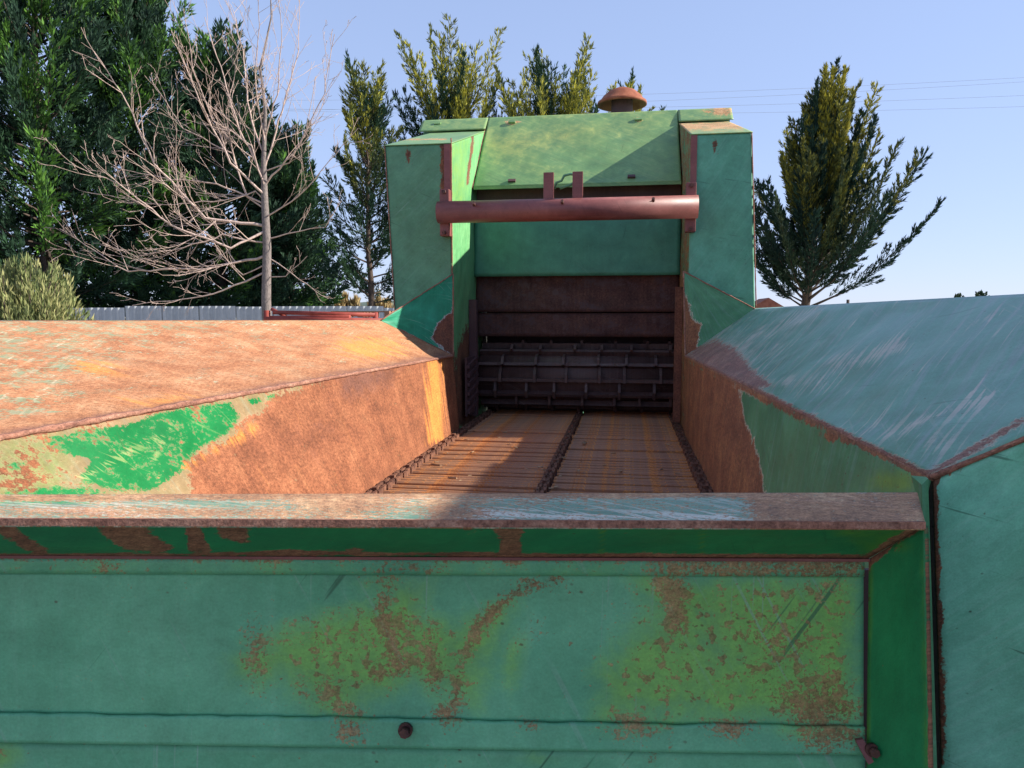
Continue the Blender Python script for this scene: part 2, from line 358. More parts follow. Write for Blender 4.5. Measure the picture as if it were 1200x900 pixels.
for p in protos:
    for i in range(75):
        o = p if i == 0 else p.copy()
        if i: COL.objects.link(o)
        o.parent = conv
        o.location = (random.uniform(-.004, .004), 1.33+pitch*i+random.uniform(-.003, .003), ZF+HC+random.uniform(-.007, .004))
        o.rotation_euler = (random.uniform(-.10, .06), random.uniform(-.003, .003), random.uniform(-.004, .004))
def chain(x, wd):
    b = MB(); y = 1.3; i = 0
    while y < 6.0:
        off = wd*.28 if i % 2 else wd*.42
        for s in (-1, 1): b.box((x+s*off-.006, y, ZF+HC-.012), (x+s*off+.006, y+.075, ZF+HC+.020))
        b.tube([(x-wd*.5, y+.01, ZF+HC+.006), (x+wd*.5, y+.01, ZF+HC+.006)], .011, 6)
        if i % 4 == 0: b.box((x-wd*.2, y+.02, ZF+HC), (x+wd*.2, y+.05, ZF+HC+.03))
        y += .062; i += 1
    o = b.build('chain', m_chain, conv, uv=True); return o
chain(XL+.03, .05); chain(-.365, .038); chain(XR-.03, .05)

# --- hopper walls and wings
D1 = 1.22
rN = at(1092, 560, D=D1); rF = at(803, 417, Y=Y0-.02)                   # right ridge near, far
oF = at(886, 362, Y=Y0-.02)
eN = plane_hit(1200, 500, rN, rF, oF); oN = V(.85, .96, .042)               # near edge of the right wing
lN = at(-260, 560, D=D1); lF = at(531, 417, Y=Y0-.05)
loF = at(446, 375, Y=4.45); loN = at(-1100, 376, D=D1)
fl = V(XL, 1.25, ZF); flF = V(XL, Y0, ZF-.02); fr = V(XR, 1.25, ZF-.02); frF = V(XR, Y0, ZF-.02)
sheet('left_wall', fl, at(539, 509, Y=Y0-.06), lF, lN, m_lwall, G, res=.014, stains={
    'rust': [('p', [(1200, 700), (300, 700), (225, 580), (215, 540), (262, 515), (290, 490), (340, 455), (420, 425), (560, 380)], 14), ('s', [(0, 512), (330, 452), (500, 418)], 5), ('p', [(-100, 510), (110, 500), (60, 560), (100, 600), (-100, 600)], 30, -.56), ('c', .28)],
    'fresh': [('p', [(90, 505), (130, 500), (200, 480), (270, 470), (280, 488), (265, 510), (235, 525), (215, 550), (180, 575), (120, 572), (95, 560), (105, 540), (60, 525), (50, 515)], 9), ('b', [0][0]+298, 470, 8, 5), ('b', 322, 466, 8, 4), ('b', 20, 545, 12, 6), ('b', 60, 578, 60, 8)],
    'pale': [('p', [(-50, 515), (100, 500), (60, 600), (-100, 600)], 20, -.8)], 'wear': [('s', [(95, 560), (200, 505)], 4), ('s', [(200, 500), (180, 540)], 3)],
    'orange': [('c', .22), ('p', [(498, 420), (520, 420), (522, 520), (500, 520)], 12), ('s', [(70, 590), (160, 580), (300, 500)], 12, -.6)],
    'dark_rust': [('p', [(400, 430), (470, 425), (460, 450), (420, 470), (395, 460)], 18, -.9), ('b', 370, 500, 40, 60, -.4), ('s', [(0, 514), (330, 454), (500, 420)], 5, -.7)],
    'ring': [('c', .35)]})
sheet('left_wing', lN, lF, loF, loN, m_lwing, G, res=.02, dent=.004, stains={
    'orange': [('b', 430, 408, 45, 14), ('b', 110, 432, 50, 14, -.7), ('b', 200, 470, 60, 9, -.8)], 'wear': [('c', .25), ('p', [(150, 390), (420, 395), (300, 450), (100, 440)], 40, -.6)],
    'dark_rust': [('s', [(0, 510), (330, 451), (520, 416)], 6, -.75)],
    'rust': [('p', [(60, 500), (330, 445), (520, 410), (520, 385), (430, 380), (200, 400), (120, 420)], 40, -.35), ('s', [(0, 508), (330, 449), (520, 415)], 8), ('c', .05)]})
wl = sheet('right_wall', fr, frF, rF, rN, m_rwall, G, res=.014, stains={
    'rust': [('p', [(790, 405), (812, 425), (868, 456), (875, 495), (885, 520), (893, 545), (900, 585), (900, 700), (700, 700)], 5), ('s', [(803, 418), (950, 492), (1030, 530), (1090, 560)], 6), ('b', 975, 512, 16, 6)],
    'pale': [('b', 1050, 565, 30, 14)],
    'ring': [('s', [(868, 456), (875, 495), (888, 530), (900, 585)], 14)]})
def tri_stains(): return {}
sheet('right_wing', rN, rF, oF, oN, m_rwing, G, res=.015, dent=.005, stains={
    'rust': [('p', [(803, 420), (812, 405), (840, 398), (865, 410), (880, 430), (910, 455), (880, 460)], 9), ('s', [(803, 418), (950, 492), (1090, 560)], 5), ('s', [(1085, 560), (1140, 533), (1210, 495)], 4),
             ],
    'wear': [('c', .12), ('s', [(985, 432), (1060, 405)], 9), ('s', [(1040, 510), (1130, 480), (1160, 470)], 13), ('s', [(870, 400), (960, 370)], 12, -.8), ('b', 860, 410, 50, 25), ('b', 920, 450, 50, 12, -.8), ('s', [(1130, 388), (1180, 365)], 6, -.7), ('b', 1100, 520, 40, 20, -.8)], 'ring': [('c', 1.)]})
# transition plates between wings and hood boxes
tL1 = at(531, 321, Y=Y0-.01); tL2 = at(446, 375.5, Y=4.44); tL3 = at(531, 418, Y=Y0-.04)
m_trans = steel('transition_paint', paint=((.015, .24, .12), (.03, .33, .19)), chalk=(.06, .4, .25), rust=RUST, ring=1., scr=(.5, .4, .05), scr_col=(.4, .6, .5), ringcol=(.6, .58, .55))
sheet('left_transition_plate', tL2, tL3, tL1, tL2+(tL1-tL2)*.02, m_trans, G, res=.008, dent=.002, stains={
    'rust': [('p', [(505, 395), (512, 380), (528, 365), (540, 340), (540, 430)], 4)], 'ring': [('c', 1.)]})
tR1 = at(801, 318, Y=Y0-.01); tR2 = at(887, 363, Y=Y0-.04); tR3 = at(803, 418, Y=Y0-.04)
sheet('right_transition_plate', tR3, tR2, tR1+(tR2-tR1)*.02, tR1, m_rwall, G, res=.008, dent=.002, stains={
    'rust': [('p', [(795, 330), (806, 350), (812, 375), (822, 380), (818, 400), (815, 430), (790, 430)], 4)], 'ring': [('c', 1.)]})

# --- near end: post and outer panel on the right
pz = -1.35
pT = rN; pB = Vector((rN.x+.02, rN.y, HC+pz)); oB = Vector((oN.x, oN.y, HC+pz))
m_outer = steel('outer_panel_paint', paint=((.13, .42, .27), (.18, .50, .35)), chalk=(.26, .54, .42), scr=(.5, -.5, .04), streak=(-.45, .5), dark=1.4)
q = Vector((0, 0, 0))
sheet('outer_panel', at(1112, 1150, D=D1), at(1700, 1150, D=D1*.93), oN, rN+Vector((.002, -.003, .0)), m_outer, G, res=.02, dent=.004, stains={
    'rust': [('s', [(1095, 558), (1150, 530), (1210, 493)], 4), ('b', 1127, 675, 3, 4), ('b', 1131, 707, 4, 6, -.8), ('b', 1176, 600, 3, 4), ('s', [(1094, 560), (1098, 700), (1104, 900)], 2.2)]})
MB().plate([rN+Vector((-.008, -.006, -.0)), at(1106, 1150, D=D1-.006), at(1101, 1150, D=D1-.006), at(1080, 568, D=D1-.006)], Vector((.01, .08, 0))).build('corner_post', m_rwall, G)
MB().box((rN.x-.004, rN.y+.09, HC+pz), (rN.x+.14, rN.y+.10, HC-.285)).build('gap_shade_plate', m_dark, G)  # dark plate added behind the gate gap, standing in for its shade

# --- tailgate
gate = MB().plate([at(-300, 668, D=1.14), at(1022, 668, D=1.14), at(1016, 1190, D=1.14), at(-300, 1170, D=1.14)], RC @ Vector((0, 0, -.012))).build('tailgate', m_dark, G)
def gsheet(name, a, b, c, d, mat, **kw):
    o = sheet(name, a, b, c, d, mat, gate, **kw); return o
def gbox(name, m, pts, depth, bevel=0):
    o = MB().plate(pts, RC @ Vector((0, 0, -depth))).build(name, m, gate, bevel=bevel); return o
gsheet('lip', at(-260, 606, D=.99), at(1084, 611, D=.99), at(1075, 577, D=1.13), at(-260, 580, D=1.13), m_lip, res=.008, dent=.0015, thick=.012, stains={
    'rust': [('s', [(0, 583), (600, 580), (1080, 580)], 3, -.9), ('b', 400, 592, 45, 16, -.9), ('b', 530, 596, 30, 16, -.8), ('p', [(870, 570), (1100, 570), (1100, 620), (890, 620)], 14, -.8), ('b', 200, 600, 200, 5, -.6)],
    'wear': [('c', .35), ('s', [(560, 603), (860, 606)], 8)], 'fresh': [('s', [(-20, 582), (60, 584), (130, 581)], 7)], 'ring': [('c', .6)]})
gbox('lip_edge', m_bead, [at(-260, 606.5, D=.986), at(1085, 611.5, D=.986), at(1085, 620, D=.986), at(-260, 615, D=.986)], .006)
gsheet('slanted_top_frame', at(-260, 651, D=1.10), at(1017, 655, D=1.10), at(1083, 617, D=.995), at(-260, 612, D=.995), m_gate2, res=.008, stains={
    'rust': [('s', [(-10, 608), (50, 645)], 8), ('p', [(95, 605), (150, 605), (205, 640), (190, 648), (150, 645)], 7), ('p', [(215, 610), (235, 612), (250, 648), (222, 645)], 5), ('p', [(240, 610), (290, 608), (295, 638), (260, 630)], 6),
             ('p', [(575, 605), (612, 605), (612, 655), (588, 655)], 6), ('b', 548, 612, 10, 10), ('s', [(-10, 651), (400, 648), (700, 652), (1017, 653)], 3), ('s', [(1083, 617), (1050, 635), (1017, 655)], 6), ('b', 415, 645, 14, 6)],
    'pale': [('s', [(708, 600), (705, 655)], 3), ('s', [(826, 600), (822, 655)], 2.5), ('p', [(960, 610), (1090, 610), (1020, 660)], 12, -.75)]})
gsheet('right_frame', at(1012, 1190, D=1.10), at(1096, 1190, D=.985), at(1084, 616, D=.992), at(1018, 655, D=1.10), m_gate2, res=.008, stains={
    'rust': [('s', [(1084, 618), (1050, 632), (1018, 660)], 5), ('s', [(1085, 610), (1090, 900)], 2), ('s', [(1017, 650), (1012, 910)], 2.5, -.7)],
    'pale': [('s', [(1020, 660), (1016, 900)], 3), ('s', [(1080, 640), (1085, 900)], 4, -.7), ('b', 1055, 640, 22, 8, -.8)]})
R1 = {'rust': [('s', [(-10, 652), (1017, 655)], 4, -.8), ('b', 600, 655, 16, 8), ('p', [(745, 645), (1017, 645), (1017, 682), (760, 680)], 12, -.75), ('b', 470, 665, 40, 12, -.8), ('b', 130, 665, 20, 8, -.6), ('c', .2)], 'pale': [('c', .35)]}
gbox('seam_bead', m_pipe, [at(-280, 650, D=1.095), at(1020, 655, D=1.095), at(1020, 658.5, D=1.095), at(-280, 653.5, D=1.095)], .01)
gsheet('upper_strip', at(-280, 671, D=1.103), at(1013, 676, D=1.103), at(1013, 658, D=1.098), at(-280, 653.5, D=1.098), m_gate, res=.008, dent=.0008, stains=R1)
gsheet('main_panel', at(-280, 832, D=1.11), at(1012, 853, D=1.11), at(1012, 674, D=1.11), at(-280, 669, D=1.11), m_gate, res=.007, dent=.003, stains={
    'pale': [('p', [(400, 672), (520, 672), (500, 720), (540, 730), (590, 700), (610, 690), (590, 740), (560, 830), (480, 810), (420, 840), (370, 845), (330, 800), (270, 800), (260, 770), (330, 740), (370, 720), (450, 700)], 30),
             ('p', [(745, 672), (1010, 672), (1010, 850), (700, 850), (690, 790), (760, 720)], 34), ('b', 600, 780, 16, 30, -.7), ('b', 0, 880, 20, 20)],
    'rust': [('s', [(462, 672), (448, 710), (455, 745), (470, 785), (440, 790)], 11, -.72), ('b', 455, 680, 26, 8, -.8), ('b', 502, 770, 13, 28, -.8), ('b', 512, 795, 16, 18, -.8), ('s', [(655, 678), (600, 695), (560, 735), (540, 780), (535, 820)], 9, -.74), ('b', 625, 685, 30, 9, -.8), ('b', 298, 765, 16, 34, -.66), ('b', 385, 808, 26, 22, -.75), ('b', 425, 760, 80, 50, -.36), ('b', 480, 775, 40, 25, -.6),
             ('b', 350, 798, 6, 10, -.7), ('p', [(765, 670), (812, 670), (806, 745), (785, 755), (772, 700)], 14, -.85), ('b', 880, 750, 140, 90, -.34), ('b', 960, 830, 45, 45, -.85), ('b', 740, 845, 30, 12, -.75), ('b', 620, 850, 22, 8, -.8), ('b', 850, 850, 30, 8, -.8), ('b', 960, 690, 30, 8, -.7), ('s', [(775, 740), (785, 850)], 2, -.75),
             ('b', 410, 833, 22, 7, -.9), ('b', 525, 835, 18, 8, -.9), ('b', 920, 760, 40, 40, -.55), ('b', 480, 740, 25, 25, -.5)]})
gsheet('lower_strip', at(-280, 866, D=1.099), at(1014, 885, D=1.099), at(1014, 853, D=1.103), at(-280, 830.5, D=1.103), m_gate, res=.005, dent=.0015, thick=.008, wav=.0006, stains={
    'rust': [('b', 412, 855, 22, 18, -.9), ('b', 525, 842, 16, 10, -.8), ('b', 745, 853, 34, 13, -.9), ('b', 623, 848, 14, 10, -.8), ('b', 855, 852, 28, 14, -.85), ('b', 975, 860, 40, 22, -.85), ('s', [(-10, 831), (90, 832)], 1.6), ('s', [(115, 834), (330, 838)], 1.6, -.9), ('s', [(400, 838), (600, 843), (1010, 851)], 1.5, -.9), ('s', [(785, 830), (787, 880)], 2, -.8)],
    'pale': [('b', 420, 840, 26, 9), ('b', 530, 838, 20, 8), ('b', 750, 850, 50, 14, -.8), ('b', 340, 835, 16, 6), ('b', 960, 850, 60, 20, -.8)]})
gsheet('lower_panel', at(-280, 1190, D=1.12), at(1014, 1190, D=1.12), at(1014, 884, D=1.11), at(-280, 865, D=1.11), m_gate, res=.014, dent=.002, stains={
    'pale': [('b', 5, 885, 22, 18), ('b', 630, 890, 26, 10, -.7)], 'rust': [('b', 762, 885, 4, 10), ('b', 8, 885, 5, 5)]})
def bolt(px, py, D, r=.011):
    b = MB(); c = at(px, py, D=D); n = RC @ Vector((0, 0, 1)); b.tube([c-n*.004, c+n*.002], r*1.45, 14); b.tube([c, c+n*.012], r, 6)
    o = b.build('bolt', m_bolt, gate)
bolt(475, 856, 1.097, .0075); bolt(1022, 879, 1.08, .0065)
o = MB().plate([at(1003, 868, D=1.088), at(1012, 866, D=1.088), at(1024, 893, D=1.075), at(1018, 896, D=1.075)], RC @ Vector((0, 0, -.006))).build('latch_tab', m_pipe, gate)

# --- hood boxes
HXL, HXR = -1.17, .385
bt_f, bt_b = 1.135, 1.50; YB = 6.1
def hoodbox(name, xi, xo, xo2, mat, mat_in, st_front, st_in, st_top):
    hb = bpy.data.objects.new(name, None); link(hb, G); hb.matrix_parent_inverse = Matrix.Translation(-G.location)
    def fix(o): return o
    s = 1 if xo > xi else -1
    zb = -.12
    a, b, c, d = V(xi, Y0, zb), V(xo2, Y0, zb), V(xo, Y0, bt_f), V(xi, Y0, bt_f)
    if s < 0: a, b, c, d = b, a, d, c
    fix(sheet('front_plate', a, b, c, d, mat, hb, res=.014, dent=.003, stains=st_front))
    p = [V(xi, Y0+.002, zb-.74), V(xi, YB-.2, zb-.74), V(xi, YB, bt_b), V(xi, Y0+.002, bt_f-.002)]
    if s > 0: p = [p[1], p[0], p[3], p[2]]
    fix(sheet('side_plate', *p, mat_in, hb, res=.016, dent=.003, stains=st_in))
    t = [V(min(xi, xo)-.006, Y0-.008, bt_f+.004), V(max(xi, xo)+.006, Y0-.008, bt_f+.004), V(max(xi, xo)+.006, YB, bt_b+.006), V(min(xi, xo)-.006, YB, bt_b+.006)]
    fix(sheet('top_plate', *t, m_hood, hb, res=.014, dent=.001, stains=st_top))
    q_ = [V(xo2, Y0+.004, zb), V(xo2, YB, zb), V(xo, YB, bt_b-.004), V(xo, Y0+.004, bt_f-.002)]
    if s < 0: q_ = [q_[1], q_[0], q_[3], q_[2]]
    fix(sheet('outer_side_plate', *q_, mat, hb, res=.03, dent=.004, stains={}))
    return hb
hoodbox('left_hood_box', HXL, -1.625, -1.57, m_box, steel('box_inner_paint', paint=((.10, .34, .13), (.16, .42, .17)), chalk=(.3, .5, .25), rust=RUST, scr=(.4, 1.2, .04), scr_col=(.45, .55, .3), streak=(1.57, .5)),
        {'rust': [('s', [(519, 165), (520, 225)], 3.5), ('b', 478, 180, 4, 14, -.8), ('s', [(449, 170), (459, 362)], 1.8, -.8)]},
        {'rust': [('s', [(555, 148), (548, 215)], 2), ('p', [(530, 420), (546, 380), (560, 400), (560, 500), (530, 500)], 8)], 'pale': [('p', [(520, 150), (556, 145), (550, 240), (524, 260)], 12, -.7)]}, {'rust': [('s', [(447, 164), (523, 163)], 1.5, -.7)]})
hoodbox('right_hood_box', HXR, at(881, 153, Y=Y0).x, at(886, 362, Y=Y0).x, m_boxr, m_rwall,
        {'rust': [('s', [(799, 160), (800, 215)], 2.5), ('b', 838, 170, 5, 12, -.7), ('s', [(883, 160), (886, 360)], 1.2, -.8)]},
        {'rust': [('c', .62), ('s', [(795, 330), (795, 500)], 12)]}, {'rust': [('p', [(790, 140), (875, 140), (880, 153), (792, 157)], 6, -.75)], 'pale': [('c', .5)]})
MB().box((HXR-.004, Y0-.014, HC+.80), (HXR+.035, Y0+.0, HC+1.13)).build('edge_angle', m_pipe, G)
MB().box((HXL-.045, Y0-.014, HC+.78), (HXL-.002, Y0+.0, HC+1.13)).build('edge_angle', m_pipe, G)
# sloping roof panel, roof behind it
zp0, zp1 = .97, 1.635; YP0, YP1 = 5.58, 6.2
sheet('sloping_roof_panel', V(HXL+.012, YP0, zp0), V(HXR-.012, YP0, zp0), V(HXR-.012, YP1, zp1), V(HXL+.012, YP1, zp1), m_hood, G, res=.014, dent=.004, stains={
    'pale': [('p', [(560, 150), (790, 140), (700, 160), (600, 190), (700, 215), (560, 185)], 24, -.8), ('b', 620, 130, 200, 8, -.7)], 'rust': [('b', 600, 143, 8, 3), ('b', 748, 141, 5, 3)]})
for side, (x0, x1) in (('l', (-1.72, HXL+.008)), ('r', (HXR-.008, at(857, 128, Y=YP1).x))):
    sheet('roof_shoulder', V(x0, YB-.04, bt_b+.012), V(x1, YB-.04, bt_b+.012), V(x1, YP1+.001, zp1+.001), V(x0, YP1+.001, zp1+.001), m_hood, G, res=.02, dent=.001, stains={'pale': [('c', .4)], 'rust': [('b', 845, 130, 18, 5)] })
roof = MB().box((-1.72, YP1+.004, HC+.2), (.78, 9.2, HC+zp1-.004)).build('engine_housing', m_box, G)
for px_, py_ in ((513, 146), (600, 144), (748, 141), (600, 213), (740, 208)):
    c = plane_hit(px_, py_, V(HXL, YP0, zp0), V(HXR, YP0, zp0), V(HXR, YP1, zp1))
    MB().box((-.028, -.012, -.006), (.028, .012, .018), Matrix.Translation(c) @ Matrix.Rotation(R(48), 4, 'X')).build('roof_clip' if py_ < 150 else 'panel_bolt', m_hood if py_ < 150 else m_dark, G)
MB().box((HXL+.012, YP0-.004, HC+zp0-.022), (HXR-.012, YP0+.014, HC+zp0-.003)).build('panel_edge', m_hood, G)
# recess, inner panel and dark plates
MB().box((HXL+.004, YP0+.16, HC+.80), (HXR-.004, YP0+.17, HC+1.1)).build('recess_plate', m_dark, G)
sheet('inner_panel', V(HXL+.001, 5.62, .30), V(HXR-.006, 5.62, .30), V(HXR-.006, 5.66, .845), V(HXL+.001, 5.66, .845), m_inner, G, res=.03, thick=.012, stains={})
dk = {'rust': [('c', .35), ('b', 735, 352, 50, 10, -.7)]}
sheet('baffle_plate', V(HXL+.001, 5.68, .03), V(HXR-.006, 5.68, .03), V(HXR-.006, 5.70, .33), V(HXL+.001, 5.70, .33), m_dark, G, res=.03, dent=.005, thick=.02, stains=dk)
sheet('baffle_plate', V(HXL+.006, 5.70, -.16), V(HXR-.006, 5.70, -.16), V(HXR-.006, 5.70, .02), V(HXL+.006, 5.70, .02), m_dark, G, res=.03, dent=.005, thick=.02, stains=dk)
MB().box((HXL, 6.15, HC-.8), (HXR, 6.19, HC+1.0)).build('mill_back_wall', m_dark, G)
MB().box((HXL-.02, 5.45, HC-.9), (HXL-.008, 6.19, HC+1.0)).build('mill_side_wall', m_dark, G)
MB().box((HXR+.008, 5.45, HC-.9), (HXR+.02, 6.19, HC+1.0)).build('mill_side_wall', m_dark, G)
MB().box((HXL+.01, 5.72, HC-.1), (HXR-.01, 6.14, HC-.08)).build('mill_ceiling', m_dark, G)
# interior strips
MB().box((HXL+.004, 5.42, HC-.75), (HXL+.06, 5.48, HC+.12)).build('guide_strip', m_dark, G)
MB().box((HXR-.055, 5.3, HC-.75), (HXR-.004, 5.33, HC+.20)).build('guide_strip', steel('strip_rust', rust0=1.2, rust=((.09, .035, .025), (.18, .07, .045), (.3, .13, .07))), G)
sp = MB(); sp.box((HXL+.03, 5.15, HC-.72), (HXL+.045, 5.5, HC-.30))
for k in range(6):
    z = HC-.70+k*.065; sp.hexa([Vector((HXL+.045, 5.16, z)), Vector((HXL+.045, 5.49, z+.05)), Vector((HXL+.045, 5.49, z+.075)), Vector((HXL+.045, 5.16, z+.025))], [Vector((HXL+.062, 5.16, z)), Vector((HXL+.062, 5.49, z+.05)), Vector((HXL+.062, 5.49, z+.075)), Vector((HXL+.062, 5.16, z+.025))])
sp.build('ribbed_side_plate', m_dark, G)
# feed drum
m_drum = steel('drum_steel', paint=((.07, .04, .04), (.11, .065, .055)), chalk=(.22, .16, .14), rust=((.025, .014, .014), (.065, .032, .028), (.13, .07, .055)), rust0=.4, scr=(.4, 0, .03), scr_col=(.35, .3, .28), rough=(.55, .8))
DY, DZ, DR = 5.84, -.47, .22
drum = MB().tube([(HXL+.03, DY, HC+DZ), (HXR-.03, DY, HC+DZ)], DR, 32).build('feed_drum', m_drum, G)
def dfix(o): return o
nb = 13
for k in range(nb):
    a = 2*math.pi*k/nb+.2; M = Matrix.Translation((0, DY, HC+DZ)) @ Matrix.Rotation(a, 4, 'X')
    dfix(MB().box((HXL+.035, -.012, DR-.01), (HXR-.035, .012, DR+.042), M).build('drum_bar', m_drum, drum))
    for j in range(6):
        x = HXL+.12+((j+.5*(k % 2)+.23*(k % 3))*.235+random.uniform(-.03, .03)) % 1.38
        dfix(MB().hexa([Vector((x-.007, -.012, DR-.005)), Vector((x-.007, .10, DR-.005)), Vector((x-.007, .05, DR+.06)), Vector((x-.007, -.012, DR+.065))],
                       [Vector((x+.013, -.012, DR-.005)), Vector((x+.013, .10, DR-.005)), Vector((x+.013, .05, DR+.06)), Vector((x+.013, -.012, DR+.065))]).build('drum_tooth', m_drum, drum))
        drum.children[-1].data.transform(M)
# crossbar
PY, PZ = Y0-.10, .675
bar = MB().tube([(-1.235, PY, HC+PZ), (.425, PY, HC+PZ)], .071, 32).build('crossbar', m_pipe, G)
for x, dz in ((-1.20, 0), (.385, 0)):
    M = Matrix.Translation((x, PY+.035, HC+PZ))
    dfix(MB().box((-.032, -.012, -.15), (.032, .062, .155), M).build('end_plate', m_pipe, bar, bevel=.006))
    dfix(MB().tube([(x, PY+.04, HC+PZ+.135), (x, PY+.005, HC+PZ+.135)], .014, 6).build('bolt', m_bolt, bar))
    dfix(MB().tube([(x, PY+.04, HC+PZ-.13), (x, PY+.005, HC+PZ-.13)], .014, 6).build('bolt', m_bolt, bar))
for px_ in (643, 677):
    x = at(px_, 220, Y=PY).x
    dfix(MB().box((x-.033, PY-.012, HC+PZ+.05), (x+.033, PY+.008, HC+PZ+.235)).build('tab', m_pipe, bar, bevel=.003))
for px_ in (558, 660, 765):
    x = at(px_, 244, Y=PY).x
    dfix(MB().tube([(x, PY-.06, HC+PZ+.03), (x, PY-.085, HC+PZ+.045)], .010, 8).build('grease_nipple', m_bolt, bar))
hk = [at(a, b, Y=PY+.03) for a, b in ((650, 221), (652, 214), (658, 212), (661, 206), (668, 204), (678, 205), (681, 210), (674, 213), (668, 217), (656, 221))]
dfix(MB().tube(hk, .008, 8).build('lifting_hook', m_box, bar))
# exhaust rain cap on the roof
cc = V(at(729, 118, Y=6.5).x, 6.5, 0)
cap = MB().lathe(cc, [(0.002, 1.9125), (0.05, 1.9078), (0.11, 1.884), (0.16, 1.8413), (0.19, 1.7985), (0.205, 1.7957), (0.208, 1.77), (0.195, 1.77), (0.16, 1.8127), (0.08, 1.8507), (0.002, 1.8603)], 32).build('exhaust_cap', simple('cap_rust', (.22, .06, .03), (.34, .12, .06), 12, .8, .2), G)
dfix(MB().lathe(cc, [(.09, 1.6), (.09, 1.845)], 20).build('exhaust_stack', m_dark, cap))
# chassis below (keeps the machine whole from the side)
MB().box((XL-.05, 1.3, HC-1.5), (XR+.05, 9.0, HC-.92)).build('chassis', m_box, G)
# weld beads and worn folds along the ridges
def bead(a, b, r=.006, name='weld_bead'):
    n = int((b-a).length/.03); MB().tube([a.lerp(b, i/n)+Vector((0, 0, random.uniform(-.0015, .0015))) for i in range(n+1)], [r*random.uniform(.75, 1.25) for _ in range(n+1)], 6).build(name, m_bead, G)
bead(lN, lF, .009); bead(rN, rF, .006); bead(tL3, tL1, .005); bead(tR3, tR1, .005); bead(rN, oN, .005); bead(lF, loF, .005); bead(tR1, tR2, .004); bead(tL1, tL2, .004)
bead(V(HXL, YP0, zp0-.01), V(HXL, YP1, zp1-.01), .006); bead(V(HXL+.003, Y0-.004, .2), V(HXL+.003, Y0-.004, 1.17), .005); bead(V(at(881, 153, Y=Y0).x, Y0-.004, bt_f), V(at(886, 362, Y=Y0).x, Y0-.004, .05), .004); bead(V(-1.625, Y0-.004, bt_f), V(-1.57, Y0-.004, .02), .004)
#GRINDER_END

# ------------------------------------------------------------------ trees
class Tubes:
    def __init__(s): s.v = []; s.f = []
    def add(s, pts, rs, n=5):
        prev = None; b0 = len(s.v)
        for i, p in enumerate(pts):
            t = (pts[min(i+1, len(pts)-1)]-pts[max(i-1, 0)]).normalized()
            if prev is None: prev = t.orthogonal().normalized()
            prev = (prev-t*prev.dot(t)).normalized(); q = t.cross(prev)
            for k in range(n):
                a = 2*math.pi*k/n; s.v.append(tuple(p+(prev*math.cos(a)+q*math.sin(a))*rs[i]))
        for i in range(len(pts)-1):
            for k in range(n):
                s.f.append((b0+i*n+k, b0+i*n+(k+1) % n, b0+(i+1)*n+(k+1) % n, b0+(i+1)*n+k))
    def build(s, name, mat, parent):
        return local(link(bpy.data.objects.new(name, npmesh(name, np.array(s.v), np.array(s.f), mat, smooth=True)), parent), parent)
m_bark = simple('conifer_bark', (.05, .035, .028), (.10, .075, .06), 6, .9, .5, stretch=(4, 4, 1))
m_leaf = leafmat('cypress_leaf', (.016, .042, .030), (.034, .08, .038), (.42, .40, .05), .18)
m_leafd = leafmat('cypress_leaf_dark', (.012, .036, .030), (.026, .062, .038), (.40, .36, .04), .12)
m_leafg = leafmat('cypress_leaf_bright', (.020, .045, .032), (.035, .085, .040), (.11, .25, .04), .22)
def leaves(axes, per, wid, llen, lw, tints, up=.5, seed=1):
    """axes: list of (P0,P1,P2) curved plume axes; small pointed leaf sprays around each"""
    r = np.random.default_rng(seed); Vs = []; T = []; VV = []
    for (a, b, c), n, wd, tn in zip(axes, per, wid, tints):
        a, b, c = [np.array(q_) for q_ in (a, b, c)]
        t = r.random(n)**.8; t = t[:, None]
        P = a*(1-t)**2+2*b*t*(1-t)+c*t*t; D = 2*(1-t)*(b-a)+2*t*(c-b); L = np.linalg.norm(D, axis=1, keepdims=True)+1e-6; D = D/L
        prof = (np.sin(np.clip(t*.92+.08, 0, 1)*math.pi)**.7*.8+.2)*(1-t*.55)
        off = r.normal(size=(n, 3)); off -= (off*D).sum(1, keepdims=True)*D*.8
        off = off/(np.linalg.norm(off, axis=1, keepdims=True)+1e-6)*r.random((n, 1))**.6*wd*prof
        P = P+off
        dr = D*1.15+off/(wd+1e-6)*.6+r.normal(size=(n, 3))*.26+np.array([0, 0, up*.35]); dr /= np.linalg.norm(dr, axis=1, keepdims=True)
        sd_ = np.cross(dr, r.normal(size=(n, 3))); sd_ /= np.linalg.norm(sd_, axis=1, keepdims=True)+1e-6
        ll = llen*(.55+r.random((n, 1))*.9); w_ = lw*(.6+r.random((n, 1))*.8)
        Vs.append(np.stack([P, P+dr*ll*.45+sd_*w_, P+dr*ll, P+dr*ll*.45-sd_*w_], 1).reshape(-1, 3))
        tt = np.clip(tn*(.35+1.0*t[:, 0])*r.random(n)*1.7, 0, 1) if tn > 0 else np.zeros(n)
        T.append(np.repeat(tt, 4)); VV.append(np.repeat(np.clip(.5+r.normal(size=n)*.22, 0, 1), 4))
    v = np.concatenate(Vs); f = np.arange(len(v)).reshape(-1, 4)
    return v, f, {'tint': np.concatenate(T), 'var': np.concatenate(VV)}
